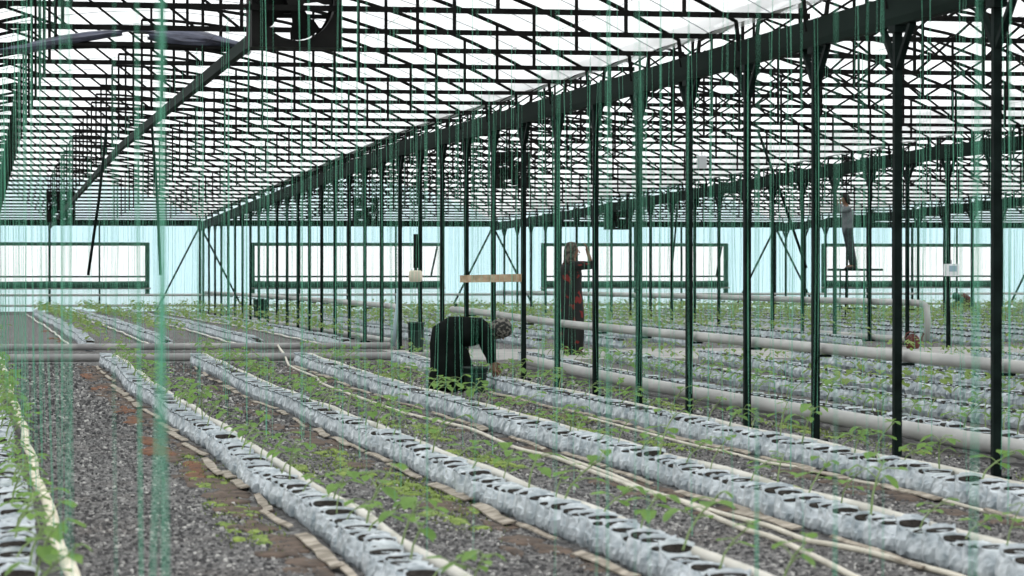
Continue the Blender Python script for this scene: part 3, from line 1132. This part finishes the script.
def bucket(name, loc, r0, r1, h, m, label, cat, handle=True):
    o = empty(name, loc)
    MB().lathe([(0.001, 0.), (r0 * .98, 0.), (r0, .01), (r1, h), (r1 + .012, h), (r1 + .012, h - .02), (r1 + .004, h - .025)], 24).lathe([(r1 - .006, h), (r0 - .006, .02), (.001, .02)], 24).build('body', M[m], o, True)
    MB().lathe([(r1 + .001, h * .72), (r1 + .01, h * .73), (r1 + .01, h * .76), (r1 + .001, h * .77)], 24).build('rim_band', M[m], o)
    if handle:
        MB().tube([((r1 + .01) * math.cos(PI * i / 12), .02, h - .02 - .5 * r1 * math.sin(PI * i / 12)) for i in range(13)], .005, 6).build('handle', M['steel'], o)
    return tag(o, label, cat)


bucket('bucket', (5.42, 31.3, 0), .105, .135, .29, 'bin', 'dark green bucket standing at the feet of the bending person', 'bucket')
bucket('tall_bin', (6.27, 41.2, zg(41.2) + .03), .105, .12, .5, 'bin', 'dark upright bin on the cross path behind the bending person', 'bin', False)
bucket('drum', (6.9, 70.5, zg(70.5)), .16, .17, .55, 'bin', 'small dark drum by the far central posts near the end wall', 'drum', False)

# watering can
yc = 43.25
o = empty('watering_can', (14.4, yc, zg(yc) + .03))
MB().lathe([(.001, 0), (.085, 0), (.1, .02), (.11, .1), (.1, .17), (.07, .21), (.04, .22), (.04, .235), (.03, .235), (.03, .215), (.001, .2)], 20).build('body', M['can'], o, True)
MB().tube([(.09, 0, .06), (.13, 0, .11), (.16, 0, .19), (.17, 0, .22)], [.028, .022, .016, .014], 10).build('spout', M['can'], o, True)
MB().tube([(-.09, 0, .12), (-.13, 0, .17), (-.1, 0, .24), (-.03, 0, .265), (.03, 0, .25), (.04, 0, .21)], .012, 8).build('handle', M['can'], o, True)
MB().ball((.172, 0, .23), (.024, .024, .014), 12, 6).build('rose', M['can'], o, True)
tag(o, 'red-brown watering can with arched handle on the cross path', 'watering can')

o = MB().tube([(6.55, 44.9, 1.05), (6.53, 44.85, .8), (6.5, 44.9, .5), (6.5, 45.0, .15)], .025, 8).build('blue_hose', M['bluehose'], None, True)
tag(o, 'pale blue hose hanging down beside the post with the cream box', 'hose')

# work platform
PX, PY = 19.62, 63.
pz = zg(PY)
o = empty('work_platform', (PX, PY, pz))
H = 1.33 - pz
MB().box((0, 0, H), (1.12, .6, .05)).build('deck', M['steel'], o)
for sx in (-1, 1):
    for sy in (-1, 1):
        MB().tube([(sx * .3 + .0, sy * .22, 0), (sx * .28, sy * .22, H)], .018, 8).build('leg', M['steel'], o)
for sy in (-1, 1):
    for zz in (.35, .8):
        MB().tube([(-.29, sy * .22, zz), (.29, sy * .22, zz)], .012, 6).build('rung', M['steel'], o)
tag(o, 'thin-legged dark work platform carrying the person in grey shirt', 'platform')

# ------------------------------------------------------------------ people
def skin_mesh(name, J, E, material, root=0, sub=1):
    """J: list of (x,y,z,r)"""
    me = bpy.data.meshes.new(name)
    me.from_pydata([j[:3] for j in J], E, [])
    ob = bpy.data.objects.new(name + '_tmp', me)
    COL.objects.link(ob)
    ob.modifiers.new('s', 'SKIN')
    sv = me.skin_vertices[0].data
    for i, j in enumerate(J):
        r = j[3]
        sv[i].radius = r if isinstance(r, tuple) else (r, r)
        sv[i].use_root = i == root
    sm = ob.modifiers.new('d', 'SUBSURF')
    sm.levels = sm.render_levels = sub
    dg = bpy.context.evaluated_depsgraph_get()
    out = bpy.data.meshes.new_from_object(ob.evaluated_get(dg))
    bpy.data.objects.remove(ob)
    out.name = name
    out.materials.clear()
    out.materials.append(material)
    out.shade_smooth()
    return out


class Body:
    def __init__(s):
        s.J, s.E, s.n = [], [], {}

    def j(s, name, p, r, par=None):
        s.J.append((*p, r))
        s.n[name] = len(s.J) - 1
        if par:
            s.E.append((s.n[par], s.n[name]))
        return s

    def p(s, name):
        return Vector(s.J[s.n[name]][:3])

    def hand(s, side, wrist, fwd, palm_n, curl=.5):
        """five fingers growing from a palm beyond the wrist"""
        w = s.p(wrist)
        f = Vector(fwd).normalized()
        nn = Vector(palm_n).normalized()
        a = f.cross(nn).normalized()
        pm = side + 'palm'
        s.j(pm, w + f * .05, .027, wrist)
        for i, (off, ln) in enumerate(((-.028, .062), (-.009, .075), (.01, .07), (.027, .055))):
            b0 = w + f * .085 + a * off
            k = f'{side}f{i}'
            s.j(k + 'a', b0, .0095, pm)
            q = b0 + f * ln * .5 + nn * ln * .2 * curl
            s.j(k + 'b', q, .0085, k + 'a')
            s.j(k + 'c', q + f * ln * .4 + nn * ln * .45 * curl, .0075, k + 'b')
        b0 = w + f * .035 - a * .038
        s.j(side + 'ta', b0, .0105, pm)
        s.j(side + 'tb', b0 + f * .03 - a * .022 + nn * .012, .009, side + 'ta')


def ring(c, rx, ry, n, ax=None):
    """ellipse ring at c; ax = (u, v) axes"""
    u, v = (Vector(ax[0]), Vector(ax[1])) if ax else (Vector((1, 0, 0)), Vector((0, 1, 0)))
    return [tuple(Vector(c) + u * rx * math.cos(2 * PI * j / n) + v * ry * math.sin(2 * PI * j / n)) for j in range(n)]


def folds(sec, c, amp, k, ph):
    n = len(sec)
    return [tuple(Vector(c) + (Vector(p) - Vector(c)) * (1 + amp * math.sin(k * 2 * PI * j / n + ph))) for j, p in enumerate(sec)]


def face(o, head, f, left, r):
    """eyes, nose and mouth on a head at HEAD facing F"""
    head, f, left = Vector(head), Vector(f).normalized(), Vector(left).normalized()
    up = f.cross(left).normalized()
    for s in (-1, 1):
        MB().ball(tuple(head + f * r * .62 + left * s * r * .3), r * .09, 8, 6).build('eye', M['eye'], o, True)
    MB().loft([ring(head + f * r * (.66 + d) + up * r * z, r * w, r * w * .8, 6, (left, f)) for z, d, w in ((.05, .0, .08), (-.2, .12, .13), (-.34, .14, .17), (-.4, .02, .12))]).build('nose', M['skin'], o, True)
    MB().loft([ring(head + f * r * (.6 + d) + up * r * z, r * w, r * .08, 8, (left, f)) for z, d, w in ((-.56, .0, .25), (-.61, .04, .28), (-.66, .0, .24))]).build('mouth', M['brown'], o, True)


def legs(B, hipz, x, kn, ank, foot, spread=.09):
    for s, sg in (('l', 1), ('r', -1)):
        B.j(s + 'hip', (x[0], sg * spread, hipz), .085, 'pelvis')
        B.j(s + 'knee', (kn[0], sg * (spread + .01), kn[1]), .056, s + 'hip')
        B.j(s + 'ank', (ank[0], sg * (spread + .01), ank[1]), .036, s + 'knee')
        B.j(s + 'toe', (foot[0], sg * (spread + .03), foot[1]), .032, s + 'ank')


def shoes(o, B):
    for s in 'lr':
        a, t = B.p(s + 'ank'), B.p(s + 'toe')
        d = (t - a)
        d.z = 0
        d.normalize()
        sd = Vector((-d.y, d.x, 0))
        base = Vector((a.x, a.y, 0))
        secs = []
        for q, w, h in ((-.06, .025, .03), (-.045, .042, .075), (0, .043, .085), (.07, .046, .06), (.13, .05, .05), (.165, .035, .035), (.18, .01, .02)):
            c = base + d * q
            secs.append([tuple(c + sd * w * y + Vector((0, 0, z * h + .002))) for y, z in ((-1, 0), (1, 0), (1, .5), (.6, 1), (-.6, 1), (-1, .5))])
        MB().loft(secs).build('shoe', M['shoe'], o, True)


# standing woman reaching for a twine on the cross path
yp = 41.6
o = empty('person', (8.62, yp, zg(yp) + .033), .12)
o.scale = (1.06, 1.06, 1.06)
B = Body()
B.j('pelvis', (0, 0, .82), (.13, .1)).j('waist', (0, 0, .97), (.11, .09), 'pelvis').j('chest', (0, 0, 1.14), (.13, .1), 'waist').j('collar', (.01, 0, 1.25), .07, 'chest').j('neck', (.02, 0, 1.32), .043, 'collar')
B.j('jaw', (.04, 0, 1.375), .06, 'neck').j('head', (.045, 0, 1.44), .088, 'jaw').j('crown', (.03, 0, 1.5), .065, 'head')
legs(B, .77, (0, 0), (.02, .43), (-.01, .08), (.13, .035))
for s, sg in (('l', 1), ('r', -1)):
    B.j(s + 'sh', (0, sg * .155, 1.225), .05, 'collar')
B.j('rel', (.25, -.17, 1.24), .036, 'rsh').j('rwr', (.2, -.16, 1.4), .025, 'rel')
B.hand('r', 'rwr', (-.25, .05, 1), (-1, .2, -.1), .5)
B.j('lel', (.03, .21, .97), .036, 'lsh').j('lwr', (.13, .2, .78), .025, 'lel')
B.hand('l', 'lwr', (.4, 0, -1), (.3, -1, 0), .7)
link('body', skin_mesh('body', B.J, B.E, M['skin']), o)
n = 28
secs = []
for z, rx, ry, cx, a in ((.07, .16, .22, 0, .08), (.3, .185, .22, .0, .07), (.55, .19, .21, .0, .05), (.75, .185, .2, -.015, .02), (.88, .165, .185, -.01, .01), (1.0, .15, .17, 0, 0), (1.12, .165, .185, -.01, 0), (1.2, .15, .185, -.01, 0), (1.265, .085, .13, .005, 0), (1.3, .058, .07, .012, 0)):
    c = (cx, 0, z)
    secs.append(folds(ring(c, rx, ry, n), c, a, 7, z * 3))
MB().loft(secs).build('robe', M['robe'], o, True)
MB().tube([B.p('rsh') + Vector((-.03, .02, 0)), B.p('rsh'), (.13, -.168, 1.235), B.p('rel') + Vector((.015, 0, -.005)), (.245, -.168, 1.3)], [.07, .07, .062, .055, .052], 12).build('sleeve', M['robe'], o, True)
MB().tube([B.p('lsh') + Vector((-.02, -.02, 0)), B.p('lsh'), (.02, .19, 1.1), B.p('lel'), (.09, .2, .86)], [.07, .07, .06, .055, .048], 12).build('sleeve', M['robe'], o, True)
sc = MB()
secs = []
for z, rx, ry, cx in ((1.27, .1, .1, -.005), (1.32, .085, .085, -.012), (1.37, .088, .082, -.01), (1.43, .096, .09, .0), (1.48, .096, .09, .008), (1.525, .08, .076, .012), (1.555, .05, .05, .01), (1.562, .01, .01, .01)):
    sec = ring((cx, 0, z), rx, ry, 20)
    if 1.3 < z < 1.5:                                   # opened at the face
        sec = [(min(p[0], cx + .45 * rx), p[1], p[2]) if abs(p[1]) < .07 else p for p in sec]
    secs.append(sec)
sc.loft(secs).build('headscarf', M['scarf2'], o, True)
face(o, (.06, 0, 1.43), (1, 0, .1), (0, 1, 0), .085)
shoes(o, B)
tag(o, 'standing person in long dark red-flowered robe raising a hand to a twine', 'person')

# bending woman over the row at the central posts
o = empty('person', (5.2, 31.62, 0), .0)
B = Body()
B.j('pelvis', (-.07, 0, .68), (.13, .12)).j('waist', (.08, 0, .72), (.12, .1), 'pelvis').j('chest', (.27, 0, .7), (.13, .11), 'waist').j('collar', (.38, 0, .69), .075, 'chest').j('neck', (.45, 0, .68), .045, 'collar')
B.j('jaw', (.5, 0, .645), .06, 'neck').j('head', (.55, 0, .675), .09, 'jaw').j('crown', (.59, 0, .71), .07, 'head')
for s, sg in (('l', 1), ('r', -1)):
    B.j(s + 'hip', (-.06, sg * .09, .64), .088, 'pelvis')
    B.j(s + 'knee', (.03, sg * .12, .36), .058, s + 'hip')
    B.j(s + 'ank', (-.02, sg * .12, .075), .037, s + 'knee')
    B.j(s + 'toe', (.12, sg * .14, .035), .032, s + 'ank')
    B.j(s + 'sh', (.36, sg * .15, .665), .052, 'collar')
B.j('rel', (.4, -.17, .46), .038, 'rsh').j('rwr', (.44, -.14, .3), .026, 'rel')
B.hand('r', 'rwr', (.35, .1, -1), (.4, 1, 0), .8)
B.j('lel', (.44, .19, .46), .038, 'lsh').j('lwr', (.5, .16, .33), .026, 'lel')
B.hand('l', 'lwr', (.5, -.1, -1), (.4, -1, 0), .8)
link('body', skin_mesh('body', B.J, B.E, M['skin']), o)
n = 28
secs = []
for (x, z), rx, ry, nx, a in (((.0, .02), .235, .23, 0, .06), ((0, .15), .235, .22, 0, .05), ((.0, .35), .22, .205, 0, .04), ((-.02, .5), .215, .2, .1, .02), ((-.04, .62), .19, .19, .35, .0), ((.03, .665), .175, .185, .8, 0), ((.12, .665), .17, .18, 1, 0), ((.25, .665), .16, .185, 1, 0), ((.35, .675), .14, .175, 1, 0), ((.41, .685), .085, .12, 1, 0), ((.44, .68), .055, .07, 1, 0)):
    t = nx * PI / 2
    u = (math.cos(t), 0, -math.sin(t) * 1.0)
    sec = ring((x, 0, z), rx, ry, n, ((-u[0], 0, -u[2]), (0, 1, 0)))
    secs.append(folds(sec, (x, 0, z), a, 8, z * 4))
MB().loft(secs).build('tunic', M['tunic'], o, True)
for s in 'rl':
    sh, el, wr = B.p(s + 'sh'), B.p(s + 'el'), B.p(s + 'wr')
    MB().tube([sh + Vector((-.04, 0, .03)), sh, sh.lerp(el, .5), el, el.lerp(wr, .8)], [.07, .078, .068, .06, .05], 12).build('sleeve', M['tunic'], o, True)
secs = []
ax = Vector((.86, 0, .25)).normalized()
vz = Vector((0, 0, 1)) - ax * ax.z
vz.normalize()
for d, r in ((-.13, .075), (-.07, .1), (-.02, .118), (.04, .122), (.09, .11), (.125, .075), (.14, .02)):
    c = Vector((.55, 0, .69)) + ax * d
    sec = ring(c, r, r * .92, 20, (vz, (0, 1, 0)))
    secs.append([(p[0], p[1], max(p[2], .63) if abs(p[1]) < .06 and d > -.05 else p[2]) for p in sec])
MB().loft(secs).build('headscarf', M['scarf'], o, True)
face(o, (.57, 0, .655), (.55, 0, -.8), (0, 1, 0), .085)
shoes(o, B)
tag(o, 'person in dark tunic and patterned headscarf bending over a bag row', 'person')

# person on the platform
o = empty('person', (19.44, 63., 1.35), PI)
B = Body()
B.j('pelvis', (0, 0, .9), (.12, .09)).j('waist', (.0, 0, 1.04), (.105, .085), 'pelvis').j('chest', (.0, 0, 1.24), (.125, .095), 'waist').j('collar', (.02, 0, 1.38), .07, 'chest').j('neck', (.04, 0, 1.45), .045, 'collar')
B.j('jaw', (.07, 0, 1.5), .06, 'neck').j('head', (.08, 0, 1.57), .088, 'jaw').j('crown', (.065, 0, 1.62), .07, 'head')
for s, sg in (('l', 1), ('r', -1)):
    B.j(s + 'hip', (0, sg * .08, .86), .08, 'pelvis')
    B.j(s + 'knee', (-.06, sg * .09, .48), .055, s + 'hip')
    B.j(s + 'ank', (-.14, sg * .09, .08), .036, s + 'knee')
    B.j(s + 'toe', (.0, sg * .11, .035), .032, s + 'ank')
    B.j(s + 'sh', (.02, sg * .165, 1.35), .05, 'collar')
B.j('rel', (.19, -.2, 1.28), .036, 'rsh').j('rwr', (.21, -.13, 1.48), .025, 'rel')
B.hand('r', 'rwr', (.2, .2, 1), (1, .2, 0), .6)
B.j('lel', (.19, .2, 1.28), .036, 'lsh').j('lwr', (.21, .13, 1.48), .025, 'lel')
B.hand('l', 'lwr', (.2, -.2, 1), (1, -.2, 0), .6)
link('body', skin_mesh('body', B.J, B.E, M['skin']), o)
secs = []
for z, rx, ry, cx in ((.8, .115, .165, -.01), (.92, .13, .165, 0), (1.04, .12, .15, 0), (1.2, .135, .17, 0), (1.32, .12, .175, .01), (1.4, .075, .11, .025), (1.44, .055, .065, .03)):
    secs.append(ring((cx, 0, z), rx, ry, 22))
MB().loft(secs).build('shirt', M['shirt'], o, True)
for s in 'rl':
    sh, el, wr = B.p(s + 'sh'), B.p(s + 'el'), B.p(s + 'wr')
    MB().tube([sh + Vector((-.02, 0, .01)), sh, sh.lerp(el, .5), el, el.lerp(wr, .85)], [.065, .068, .06, .052, .042], 12).build('sleeve', M['shirt'], o, True)
    h, k, a = B.p(s + 'hip'), B.p(s + 'knee'), B.p(s + 'ank')
    MB().tube([h + Vector((0, 0, .06)), h, h.lerp(k, .5), k, k.lerp(a, .5), a + Vector((0, 0, .0))], [.095, .1, .086, .072, .066, .062], 14).build('trouser_leg', M['trouser'], o, True)
secs = []
for z, rx, ry, cx in ((1.48, .06, .08, .0), (1.54, .085, .094, .035), (1.6, .1, .098, .05), (1.65, .1, .096, .06), (1.69, .07, .07, .065), (1.705, .015, .015, .065)):
    secs.append([(min(p[0], cx + .55 * rx) if z < 1.63 and abs(p[1]) < .075 else p[0], p[1], p[2]) for p in ring((cx, 0, z), rx, ry, 20)])
MB().loft(secs).build('hair', M['hair'], o, True)
face(o, (.085, 0, 1.56), (1, 0, .2), (0, 1, 0), .085)
shoes(o, B)
tag(o, 'person in grey shirt and dark trousers standing on the raised platform', 'person')

# crouching person by the end wall
yq = 79.
o = empty('person', (27.9, yq, zg(yq)), PI)
B = Body()
B.j('pelvis', (-.12, 0, .2), (.13, .12)).j('waist', (-.06, 0, .34), (.12, .1), 'pelvis').j('chest', (.06, 0, .46), (.13, .1), 'waist').j('collar', (.16, 0, .5), .07, 'chest').j('neck', (.22, 0, .5), .045, 'collar')
B.j('jaw', (.27, 0, .48), .06, 'neck').j('head', (.32, 0, .52), .088, 'jaw').j('crown', (.35, 0, .56), .068, 'head')
for s, sg in (('l', 1), ('r', -1)):
    B.j(s + 'hip', (-.1, sg * .09, .18), .085, 'pelvis')
    B.j(s + 'knee', (.2, sg * .14, .36), .057, s + 'hip')
    B.j(s + 'ank', (-.02, sg * .14, .08), .037, s + 'knee')
    B.j(s + 'toe', (.12, sg * .16, .035), .032, s + 'ank')
    B.j(s + 'sh', (.14, sg * .16, .47), .05, 'collar')
    B.j(s + 'el', (.3, sg * .2, .3), .036, s + 'sh')
    B.j(s + 'wr', (.42, sg * .14, .18), .025, s + 'el')
    B.hand(s, s + 'wr', (.7, -sg * .2, -.7), (.3, -sg, 0), .7)
link('body', skin_mesh('body', B.J, B.E, M['skin']), o)
secs = []
for (x, z), rx, ry, ang in (((-.15, .07), .15, .18, .1), ((-.15, .2), .16, .19, .3), ((-.08, .34), .15, .18, .75), ((.03, .44), .14, .18, 1.0), ((.12, .5), .12, .17, 1.2), ((.18, .51), .07, .1, 1.4), ((.2, .51), .05, .06, 1.5)):
    secs.append(ring((x, 0, z), rx, ry, 22, ((-math.cos(ang), 0, math.sin(ang)), (0, 1, 0))))
MB().loft(secs).build('jacket', M['brown'], o, True)
for s in 'rl':
    sh, el, wr = B.p(s + 'sh'), B.p(s + 'el'), B.p(s + 'wr')
    MB().tube([sh, sh.lerp(el, .5), el, el.lerp(wr, .8)], [.068, .06, .053, .045], 12).build('sleeve', M['greencloth'], o, True)
    h, k, a = B.p(s + 'hip'), B.p(s + 'knee'), B.p(s + 'ank')
    MB().tube([h, h.lerp(k, .5), k, k.lerp(a, .5), a], [.1, .085, .072, .066, .06], 14).build('trouser_leg', M['trouser'], o, True)
MB().loft([ring(Vector((.32, 0, .53)) + Vector((.8, 0, .4)).normalized() * d, r, r * .95, 18, ((-.45, 0, .89), (0, 1, 0))) for d, r in ((-.13, .06), (-.07, .095), (0, .112), (.05, .1), (.09, .06), (.1, .01))]).build('headscarf', M['greencloth'], o, True)
face(o, (.35, 0, .5), (.9, 0, -.5), (0, 1, 0), .085)
shoes(o, B)
tag(o, 'crouching person in maroon jacket and green headscarf by the end wall', 'person')

# ------------------------------------------------------------------ sky, camera
w = bpy.data.worlds.new('overcast_sky')
SC.world = w
w.use_nodes = True
nt = w.node_tree
bg = nt.nodes['Background']
tc = nt.nodes.new('ShaderNodeTexCoord')
sp = nt.nodes.new('ShaderNodeSeparateXYZ')
cr = nt.nodes.new('ShaderNodeValToRGB')
mr = nt.nodes.new('ShaderNodeMapRange')
mr.inputs['From Min'].default_value = -.3
mr.inputs['From Max'].default_value = 1.
nt.links.new(tc.outputs['Generated'], sp.inputs[0])
nt.links.new(sp.outputs['Z'], mr.inputs['Value'])
nt.links.new(mr.outputs[0], cr.inputs['Fac'])
e = cr.color_ramp.elements
e[0].position, e[0].color = 0., (.68, .7, .71, 1)
e[1].position, e[1].color = 1., (1., 1., 1., 1)
x = e.new(.25)
x.color = (.68, .7, .71, 1)
nt.links.new(cr.outputs['Color'], bg.inputs['Color'])
bg.inputs['Strength'].default_value = 1.72

cam = bpy.data.cameras.new('camera')
co = bpy.data.objects.new('camera', cam)
COL.objects.link(co)
cam.sensor_fit = 'HORIZONTAL'
cam.sensor_width = 36.
cam.lens = FPX / 1024 * 36
cam.clip_start, cam.clip_end = .1, 400
cam.dof.use_dof = True
cam.dof.focus_distance = 34.
cam.dof.aperture_fstop = 5.6
co.location = (0, 0, CAM_H)
mt = Matrix((CR, CU, tuple(-a for a in CF))).transposed()
co.rotation_euler = mt.to_euler()
SC.camera = co
SC.view_settings.view_transform = 'Standard'
SC.view_settings.look = 'None'
SC.view_settings.exposure = 0.
SC.view_settings.gamma = 1.
SC.view_settings.use_curve_mapping = False
SC.cycles.transparent_max_bounces = 24
SC.cycles.max_bounces = 8
